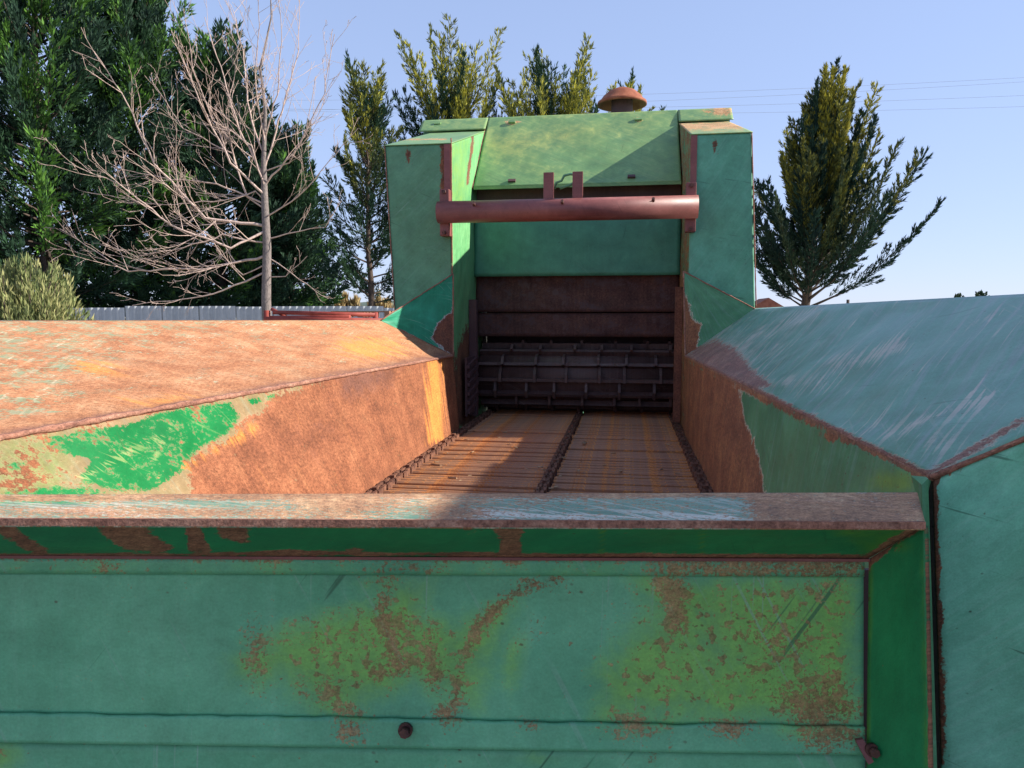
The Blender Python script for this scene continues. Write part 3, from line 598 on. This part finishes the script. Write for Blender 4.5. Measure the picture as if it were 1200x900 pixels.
def conifer(name, label, base, H, rad, N, per, seed, gold=.5, group=None, mat=None, low=.12, lean=(0, 0), wide=.0, trunk_r=.2, cat='tree', asc=1.0, llen=.24, lw=.028, pw=1., limbs=True, shape=None, any_h=None):
    rd = random.Random(seed); base = Vector(base)
    t = thing(name, label, cat, base, group)
    tb = Tubes(); top = base+Vector((lean[0], lean[1], H*.93))
    pts = [base+(top-base)*u+Vector((rd.uniform(-.08, .08), rd.uniform(-.08, .08), 0))*(1 if 0 < u < 1 else 0) for u in [i/8 for i in range(9)]]
    pts[0] = base-Vector((0, 0, .1))
    tb.add(pts, [trunk_r*(1-i/8.6) for i in range(9)], 8); tb.build('trunk', m_bark, t)
    axes = []; pr = []; wd = []; tn = []; lb = Tubes()
    for i in range(N):
        u = low+(1-low)*(i+rd.random())/N; az = i*2.39996+rd.uniform(-.4, .4)
        p0 = base+(top-base)*u*.92
        prof = shape(u) if shape else math.sin(min(1, (u-low)/(1-low)*.85+.18)*math.pi)**.7
        rr = rad*prof*rd.uniform(.7, 1.12)
        if u > .9: rr *= .6
        rise = asc*rr*rd.uniform(.6, 1.4)+rd.uniform(.1, 1.1)+(.9 if u > .8 else 0)
        d = Vector((math.cos(az), math.sin(az), 0))
        p2 = p0+d*rr+Vector((lean[0], lean[1], 0))*.15+Vector((0, 0, rise)); p1 = p0+d*rr*.62+Vector((0, 0, rise*.22))
        axes.append((p0, p1, p2)); L = (p2-p0).length
        pr.append(int(per*max(.4, L/2.5))); wd.append((.20+.13*L)*pw); tn.append((gold*max(0, (u-.45)/.55)*rd.uniform(.2, 1.6) if rd.random() < .8 else 0) if any_h is None else (gold*rd.uniform(.5, 1) if rd.random() < any_h else 0))
        if limbs: lb.add([p0, p0*.3+p1*.7, p1*.45+p2*.55], [.035+.012*L, .03, .012], 4)
        # secondary plumes
        for s in range(2):
            k = rd.uniform(.35, .8); q0 = p0*(1-k)**2+p1*2*k*(1-k)+p2*k*k
            dd = (d*rd.uniform(.3, 1)+Vector((rd.uniform(-1, 1), rd.uniform(-1, 1), 0))).normalized()
            q2 = q0+dd*L*.28+Vector((0, 0, L*.32*asc+.15)); axes.append((q0, (q0+q2)/2-Vector((0, 0, .08)), q2)); pr.append(int(per*.4*max(.4, L/2.5))); wd.append((.14+.07*L)*pw); tn.append(tn[-1-s])
    v, f, at_ = leaves(axes, pr, wd, llen, lw, tn, seed=seed)
    if limbs: lb.build('limbs', m_bark, t)
    local(link(bpy.data.objects.new('crown', npmesh('crown', v, f, mat or m_leaf, attrs=at_)), t), t)
    return t
def cypress(label, base, Ht, N, low, el, Ln, seed, gold=.8, group=None, mat=None, trunk_r=.2, lean=(0, 0), left=1.0, br=20, per=34, any_h=None, bw=.10, limbs=True, bl=.17, llen=.17, lw=.017):
    """cypress of ascending feathery fronds: Ht trunk top, el/Ln frond elevation and length at the bottom and at the top"""
    rd = random.Random(seed); base = Vector(base); t = thing('cypress_tree', label, 'tree', base, group); tb = Tubes(); lb = Tubes()
    top = base+Vector((lean[0], lean[1], Ht))
    pts = [base+(top-base)*u+Vector((rd.uniform(-.06, .06), rd.uniform(-.06, .06), 0))*(1 if 0 < u < 1 else 0) for u in [i/8 for i in range(9)]]
    pts[0] = base-Vector((0, 0, .1)); tb.add(pts, [trunk_r*(1-i/9.5) for i in range(9)], 8); tb.build('trunk', m_bark, t)
    axes = []; pr = []; wd = []; tn = []
    for i in range(N):
        u = (i+rd.random())/N; az = i*2.39996+rd.uniform(-.5, .5); p0 = base+(top-base)*(low+(1-low)*u)
        e = R(el[0]+(el[1]-el[0])*u+rd.uniform(-9, 9)); L = (Ln[0]+(Ln[1]-Ln[0])*u)*rd.uniform(.70, 1.08)
        dx = math.cos(az); L *= (left+(1-left)*(dx+1)/2)
        d = Vector((dx, math.sin(az), 0)); p2 = p0+d*L*math.cos(e)+Vector((0, 0, L*math.sin(e)))
        p1 = p0+d*L*math.cos(e)*.62+Vector((0, 0, L*math.sin(e)*.34))
        if any_h is None: g_ = gold*max(0, min(1, (p2.z-base.z-Ht*.72)/(Ht*.45)))*rd.uniform(.35, 1.5) if rd.random() < .75 else 0
        else: g_ = gold*rd.uniform(.5, 1.1) if rd.random() < any_h else 0
        axes.append((p0.lerp(p1, .35), p1, p2)); pr.append(int(per*L*1.6)); wd.append(bw*1.2); tn.append(g_)
        if limbs: lb.add([p0, p0*.4+p1*.6, (p0+p1*2+p2)*.25, p2*.6+p1*.4], [.02+.010*L, .028, .018, .006], 4)
        n1 = Vector((rd.uniform(-1, 1), rd.uniform(-1, 1), rd.uniform(-1, 1)))
        for k in range(br):
            v = .16+.82*(k+rd.random())/br; q0 = p0*(1-v)**2+p1*2*v*(1-v)+p2*v*v; T_ = ((p1-p0)*(1-v)+(p2-p1)*v).normalized()
            sd1 = T_.cross(n1).normalized()*(1 if k % 2 else -1); sd1 = (sd1+T_.orthogonal()*rd.uniform(-.7, .7)).normalized()
            bl_ = L*bl*(1.15-v)*rd.uniform(.6, 1.3)+.16; q2 = q0+(T_*.85+sd1*.62).normalized()*bl_+Vector((0, 0, bl_*.12))
            axes.append((q0, q0.lerp(q2, .5)-Vector((0, 0, .02)), q2)); pr.append(int(per*(.35+bl_*1.1))); wd.append(bw*(.5+bl_*.7)); tn.append(g_*rd.uniform(.4, 1.2))
    v, f, at_ = leaves(axes, pr, wd, llen, lw, tn, seed=seed)
    if limbs: lb.build('limbs', m_bark, t)
    local(link(bpy.data.objects.new('crown', npmesh('crown', v, f, mat or m_leaf, attrs=at_)), t), t)
def gp(px, D):      # ground point seen under a picture column at a distance
    q_ = at(px, 370, D=D); return (q_.x, q_.y, 0)

# single cypress to the right of the hood
cypress('open feathery cypress with golden top and bare trunk foot standing alone right of the hood', gp(938, 30), 9.0, 100, .29, (47, 80), (6.7, 3.8), 26, gold=.85, lean=(.6, .1), trunk_r=.24, left=.66, per=60, bw=.10, br=22, lw=.019, bl=.14, llen=.18, mat=m_leafd)
# three behind the hood
g3 = 'cypresses behind the hood'
cypress('golden tipped cypress behind the left half of the hood, tallest of the three there', gp(532, 27), 9.4, 46, .5, (50, 74), (4.6, 3.9), 31, gold=1.1, group=g3, br=18, bw=.11, per=40)
cypress('golden tipped cypress behind the middle of the hood', gp(645, 27), 8.9, 50, .5, (48, 74), (4.7, 3.5), 32, gold=1.1, group=g3, br=18, bw=.11, per=40)
cypress('small cypress whose tips show beside the rusty exhaust cap', gp(725, 27), 8.4, 30, .55, (46, 72), (3.6, 2.9), 37, gold=1.1, group=g3, br=15, bw=.10, per=40)
# thin one left of the hood
cypress('thin ragged cypress with bare lower trunk just left of the hood', gp(434, 25), 9.2, 60, .30, (18, 70), (2.0, 1.8), 34, gold=1.1, trunk_r=.15, br=14, bw=.09, bl=.24)
# the dark stand on the left
for px, D, Ht, L0, L1, seed, lab, gl in ((-90, 27, 15, 6.5, 4, 41, 'huge dark cypress at the left edge of the stand, cut by the picture edge', .8),
                                 (60, 26, 14.5, 5.6, 3.6, 42, 'tall dark cypress with bright green drooping sprays at far left', 1.2),
                                 (165, 29, 14, 5.2, 3.4, 43, 'dark cypress in the middle of the left stand, behind the bare tree', 1.0),
                                 (262, 30, 11.2, 4.4, 2.8, 44, 'dark cypress behind the trunk side of the bare tree', .8),
                                 (338, 31, 8.3, 2.7, 2.2, 45, 'short dark cypress at the right end of the left stand', .6)):
    cypress(lab, gp(px, D), Ht, 150, .03, (5, 66), (L0, L1), seed, gold=gl, any_h=.26, trunk_r=.32, group='dark stand of cypresses on the left', mat=m_leafg, br=15, per=26, bw=.17, bl=.24, llen=.24, lw=.03)

# bare tree
def bare_tree():
    m = simple('pale_bark', (.36, .26, .22), (.56, .43, .37), 9, .85, .4, stretch=(3, 3, 1)); mt_ = simple('grey_shaded_trunk_bark', (.10, .085, .08), (.24, .20, .185), 14, .9, .8, stretch=(3, 3, 1))  # grey trunk bark is darkened to carry the trunk's shade in its colour
    D = 19; base = Vector(gp(312, D)); t = thing('bare_tree', 'leafless tree with pale pinkish branches in front of the dark cypresses', 'tree', base)
    rd = random.Random(5)
    def P(px, py, dd=0): return at(px, py, D=D+dd)
    tr = Tubes()
    tp = [base-Vector((0, 0, .1)), P(312, 350), P(313, 290), P(310, 230), P(309, 190), P(311, 130), P(305, 80), P(318, 20), P(316, -40)]
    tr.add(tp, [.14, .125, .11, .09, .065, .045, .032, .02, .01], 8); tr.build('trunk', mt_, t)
    tw = Tubes()
    def grow(p, d, L, r, lvl):
        n = max(4, int(L/.22)); pts = [p]; cur = p.copy(); dd = d.copy(); kids = []
        for i in range(n):
            dd = (dd+Vector((rd.uniform(-1, 1), rd.uniform(-1, 1), rd.uniform(-1, 1)))*.12+Vector((0, 0, .05))).normalized()
            cur = cur+dd*L/n; pts.append(cur.copy()); kids.append((cur.copy(), dd.copy(), i/n))
        rs = [max(.0045, r*(1-i/len(pts)*.85)) for i in range(len(pts))]
        tw.add(pts, rs, 4 if lvl < 2 else 3)
        if lvl >= 3: return
        for c, dv, u in kids:
            if u < .12: continue
            if rd.random() < .85:
                ax = Vector((rd.uniform(-1, 1), rd.uniform(-1, 1), rd.uniform(-1, 1))).normalized()
                nd = (dv+ax*.75).normalized(); grow(c, nd, L*rd.uniform(.22, .45)*(1.15-u*.6), r*.5*(1.1-u*.5), lvl+1)
    def limb(pts, r):
        """main limb through control points, with side branches"""
        pts = [Vector(q_) for q_ in pts]; fine = []
        for a, b in zip(pts, pts[1:]):
            k = max(2, int((b-a).length/.25))
            for i in range(k): fine.append(a.lerp(b, i/k)+Vector((rd.uniform(-1, 1), rd.uniform(-1, 1), rd.uniform(-1, 1)))*.025)
        fine.append(pts[-1]); N = len(fine); lt = Tubes()
        lt.add(fine, [max(.008, r*(1-i/N*.88)) for i in range(N)], 6); lt.build('limb', m, t)
        tot = sum((b-a).length for a, b in zip(pts, pts[1:]))
        for i in range(2, N-1):
            if rd.random() < .97:
                u = i/N; dv = (fine[i+1]-fine[i-1]).normalized(); ax = Vector((rd.uniform(-1, 1), rd.uniform(-1, 1), rd.uniform(-.6, 1))).normalized()
                grow(fine[i], (dv*.9+ax*.8).normalized(), min(1.9, tot*rd.uniform(.2, .38))*(1.15-u*.7), r*.40*(1.1-u*.6), 1 if rd.random() < .55 else 2)
    L = [([(312, 300), (240, 315), (150, 318), (70, 268)], .06), ([(313, 318), (250, 345), (200, 352), (155, 358)], .045), ([(312, 270), (270, 290), (200, 265), (140, 215), (75, 190)], .06),
         ([(312, 265), (240, 255), (180, 190), (150, 120), (110, 60)], .07), ([(311, 240), (255, 215), (200, 210), (130, 195)], .045), ([(312, 230), (270, 190), (235, 120), (205, 50)], .06),
         ([(310, 210), (280, 150), (262, 90), (240, 20)], .055), ([(310, 190), (290, 120), (285, 60), (270, 5)], .05), ([(310, 200), (330, 130), (350, 60), (352, -10)], .045),
         ([(312, 215), (350, 170), (380, 110), (392, 40)], .04), ([(312, 255), (350, 230), (385, 190), (420, 150)], .035), ([(313, 280), (350, 270), (380, 265), (400, 235)], .03),
         ([(313, 300), (340, 320), (370, 340), (385, 350)], .028), ([(313, 325), (335, 325), (360, 300)], .025), ([(312, 285), (262, 275), (215, 290), (160, 300), (120, 285)], .04), ([(312, 245), (290, 230), (272, 180), (215, 150), (175, 90)], .045),
         ([(311, 225), (295, 170), (250, 140), (225, 80), (215, 10)], .04), ([(311, 160), (325, 110), (330, 50), (325, -30)], .035), ([(310, 170), (300, 100), (303, 30), (300, -40)], .035), ([(312, 235), (300, 225), (260, 235), (190, 240), (100, 225)], .035),
         ([(312, 310), (285, 322), (262, 300), (240, 270)], .03), ([(313, 200), (340, 190), (360, 150), (370, 90)], .03)]
    for pts, r in L:
        dd = rd.uniform(-.4, .5); r *= .58; limb([P(a, b, dd*i-.6*(i > 0)*(i*.35)) for i, (a, b) in enumerate(pts)], r)
    tw.build('twigs', m, t)['kind'] = 'stuff'
bare_tree()

# shrub at left
def bush(name, label, c, R3, n, col, gold, seed, cat='shrub', llen=.11, lw=.011, stems=True):
    rd = random.Random(seed); c = Vector(c); t = thing(name, label, cat, (c.x, c.y, 0)); axes = []; pr = []; wd = []; tn = []; st = Tubes()
    for i in range(n):
        az = rd.uniform(0, 6.283); e = rd.uniform(.15, 1.45); p0 = Vector((c.x+rd.uniform(-.3, .3)*R3[0], c.y+rd.uniform(-.3, .3)*R3[1], .1))
        p2 = Vector((c.x+math.cos(az)*math.cos(e)*R3[0], c.y+math.sin(az)*math.cos(e)*R3[1], math.sin(e)*R3[2]))*1+Vector((0, 0, 0))
        p2 = c*0+p2; f_ = rd.uniform(.75, 1.05); p2 = Vector((c.x+(p2.x-c.x)*f_, c.y+(p2.y-c.y)*f_, p2.z*f_)); p1 = p0.lerp(p2, .5)+Vector((0, 0, R3[2]*.12))
        axes.append((p0, p1, p2)); pr.append(260); wd.append(.10*R3[2]); tn.append(rd.uniform(0, gold)); st.add([p0, p1, p2], [.02, .012, .004], 4)
    v, f, a = leaves(axes, pr, wd, llen, lw, tn, seed=seed)
    st.build('stems', m_bark, t); local(link(bpy.data.objects.new('foliage', npmesh('foliage', v, f, col, attrs=a)), t), t)
m_shrub = leafmat('olive_leaf', (.12, .17, .06), (.22, .26, .10), (.42, .40, .18), .3)
q_ = gp(35, 11); bush('shrub', 'feathery olive green shrub beyond the left wing at the picture edge', q_, (1.25, 1.2, 3.15), 330, m_shrub, .8, 3)
m_drygrass = leafmat('dry_grass', (.30, .20, .09), (.42, .30, .14), (.5, .4, .2), .2)
for px, s_, lab in ((375, 61, 'tawny dry bush left of the thin cypress trunk'), (410, 62, 'tawny dry bush behind the thin cypress trunk'), (450, 63, 'tawny dry bush at the left edge of the hood')):
    q_ = gp(px, 33); bush('dry_bush', lab, q_, (1.3, 1.0, 3.2), 60, m_drygrass, .8, s_, 'bush', .35, .04)

# ------------------------------------------------------------------ yard beyond the left wing
m_fence = simple('zinc_sheet', (.30, .33, .37), (.42, .45, .49), 2, .5, .1)
def fence():
    a = Vector(gp(60, 22)); b = Vector(gp(470, 22)); d = (b-a).normalized(); L = (b-a).length; n = Vector((d.y, -d.x, 0))
    t = thing('corrugated_fence', 'low grey corrugated steel fence beyond the left wing', 'fence', a); H = 2.66; w_ = 1.1
    k = int(L/w_)+1; b_ = MB(); bm = b_.bm; ns = 22; rows = []
    for i in range(ns+1):
        x = w_*i/ns; off = (.014 if (i//1) % 4 in (1, 2) else -.014)
        rows.append((bm.verts.new(d*x+n*off), bm.verts.new(d*x+n*off+Vector((0, 0, H)))))
    for r0, r1 in zip(rows, rows[1:]): bm.faces.new([r0[0], r1[0], r1[1], r0[1]])
    p = b_.build('fence_sheet', m_fence, None)
    for i in range(k):
        o = p if i == 0 else p.copy()
        if i: COL.objects.link(o)
        o.parent = t; o.location = d*w_*i+Vector((0, 0, random.uniform(-.03, .03)))+n*(.004*(i % 2))
    for i in range(0, k+1, 3):
        MB().box((-.04, -.04, 0), (.04, .04, H-.1), Matrix.Translation(a+d*w_*i-n*.12)).build('post', m_bolt, t)
fence()
m_red = simple('red_implement_paint', (.22, .035, .025), (.34, .07, .05), 5, .6, .2)
def implement():
    D = 13; t = thing('drawbar_frame', 'low red steel implement frame lying behind the left wing near the hood', 'farm implement', Vector(gp(370, D)))
    b = MB(); p = lambda x, y, d=0: at(x, y, D=D+d)
    def beam(name, a, c, r):
        MB().tube([a, c], r, 4).build(name, m_red, t)
    beam('beam', p(320, 366), p(440, 369), .05); beam('beam', p(310, 374, -.8), p(450, 376, -.8), .06); beam('brace', p(318, 362), p(335, 371), .035)
    beam('upright', p(313, 364), p(313, 392), .06); beam('upright', p(440, 366), p(440, 400), .05); beam('tie', p(318, 372), p(410, 371, -.6), .04)
    for x in (330, 430): 
        g_ = p(x, 372); MB().box((g_.x-.06, g_.y-.06, 0), (g_.x+.06, g_.y+.06, g_.z)).build('leg', m_red, t)
implement()
def pallets():
    m = simple('weathered_wood', (.20, .10, .06), (.34, .19, .11), 5, .9, .3, stretch=(1, 8, 1)); c = Vector(gp(432, 15)); lab = ['upper wooden pallet of the stack left of the hood', 'lower wooden pallet of the stack left of the hood']
    for k in (1, 0):
        t = thing('wooden_pallet', lab[1-k], 'pallet', c+Vector((0, 0, 2.2+.17*k)), 'pallets by the hood')
        for i in range(6): MB().box((-.6, -.5+i*.18, .10), (.6, -.4+i*.18, .122), Matrix.Translation(t.location)).build('board', m, t)
        for i in range(3): MB().box((-.6+i*.55, -.5, 0), (-.5+i*.55, .5, .10), Matrix.Translation(t.location)).build('bearer', m, t)
    t = thing('steel_rack', 'dark steel rack that carries the pallets left of the hood', 'rack', c)
    for x in (-.55, .55):
        for y in (-.4, .4): MB().box((x-.03, y-.03, 0), (x+.03, y+.03, 2.19), Matrix.Translation(c)).build('leg', m_bolt, t)
    MB().box((-.6, -.45, 2.13), (.6, .45, 2.195), Matrix.Translation(c)).build('deck', m_bolt, t)
pallets()

# ------------------------------------------------------------------ far right
def far():
    c = Vector(gp(897, 60)); m = simple('far_wall', (.45, .40, .34), (.5, .45, .4), 1, .9, .1); mr = simple('terracotta_roof', (.20, .07, .045), (.30, .12, .08), 3, .9, .3)
    t = thing('far_house', 'small house with dark red roof just right of the hood', 'house', c)
    MB().box((-2, -2, 0), (1.6, 2, 2.6), Matrix.Translation(c)).build('wall', m, t)
    MB().hexa([Vector((-2.2, -2.3, 2.6))+c, Vector((1.8, -2.3, 2.6))+c, Vector((-.2, -2.3, 3.8))+c], [Vector((-2.2, 2.3, 2.6))+c, Vector((1.8, 2.3, 2.6))+c, Vector((-.2, 2.3, 3.8))+c]).build('roof', mr, t)
    MB().box((-1.2, -2.03, 1.0), (-.4, -1.99, 2.0), Matrix.Translation(c)).build('window', m_dark, t)
    c = Vector(gp(993, 60)); o = MB().tube([c, c+Vector((0, 0, 3.7))], .12, 8).build('fence_post', m_bark, None); tag(o, 'lone dark post on the skyline right of the cypress', 'post')
    for i, (px, hh, lab) in enumerate(((1040, 7, 'smallest far tree, nearest the lone post'), (1082, 8.5, 'far tree third from the right'), (1122, 12, 'far bushy tree at the right, second from the edge'), (1148, 13.5, 'tallest far tree on the skyline'), (1190, 10, 'far tree at the right picture edge'))):
        conifer('far_tree', lab+' on the horizon', gp(px, 330), hh, hh*.32, 26, 30, 70+i, gold=.1, low=.1, trunk_r=.3, asc=.5, llen=.9, lw=.3, group='far trees on the skyline', limbs=False, pw=1.8)
    # overhead wires
    mw = simple('wire_metal', (.25, .27, .3), (.35, .37, .4), 1, .5, .0)
    t = thing('power_line', 'thin overhead wires crossing the sky on the right', 'power line', gp(2600, 60))
    pa, pb = Vector(gp(2600, 60)), Vector(gp(-1500, 100)); mp = m_bark
    for p in (pa, pb): MB().tube([p, p+Vector((0, 0, 26))], [.22, .14], 10).build('pole', mp, t)
    for y0, y1 in ((92, 110), (113, 126), (126, 134), (97, 118)):
        a = at(1200, y0, D=70); b = at(800, y1, D=76); d = (b-a); pts = []
        for i in range(25):
            u = -1.2+i*.15; pts.append(a+d*u+Vector((0, 0, .35*(u-.5)**2)))
        MB().tube(pts, .011, 4).build('wire', mw, t)
far()

# unseen stepped block, added only to shade the right of the hopper
def shade_block():
    m = simple('shade_block_paint', (.45, .46, .45), (.58, .58, .56), 2, .6, .1); c = Vector((3.0, 2.0, 0)); t = thing('added_shade_block', 'grey stepped block added out of view right of the grinder to cast shade', 'shade_block', c)
    MB().box((2.6, 2.6, .3), (5, 4.33, HC+1.10)).build('low_body', m, t); MB().box((2.6, -3, .3), (5, 2.59, HC+1.36)).build('high_body', m, t)
    for y in range(-29, 26, 2): MB().box((2.57, y*.1, .4), (2.6, y*.1+.09, HC+1.3)).build('rib', m, t)
    for y in (-2.5, 1.5, 3.9): MB().box((2.8, y, 0), (4.8, y+.3, .3)).build('foot', m, t)
shade_block()

# wood chips on the conveyor
def chips():
    rd = random.Random(9); b = MB()
    for i in range(60):
        x = rd.uniform(XL+.1, XR-.1); y = rd.uniform(2.9, 4.9); s = rd.uniform(.003, .009) if i > 4 else rd.uniform(.012, .02)
        M = Matrix.Translation((x, y, ZF+HC+.008)) @ Matrix.Rotation(rd.uniform(0, 6), 4, 'Z') @ Matrix.Rotation(rd.uniform(-.5, .5), 4, 'X')
        b.box((-s*1.6, -s*.6, 0), (s*1.6, s*.6, s*.5), M)
    o = b.build('wood_chips', simple('chip_wood', (.12, .06, .035), (.40, .27, .16), 9, .9, .2), None); o['kind'] = 'stuff'; tag(o, 'bits of bark and wood chip scattered on the conveyor slats', 'wood chips')
chips()
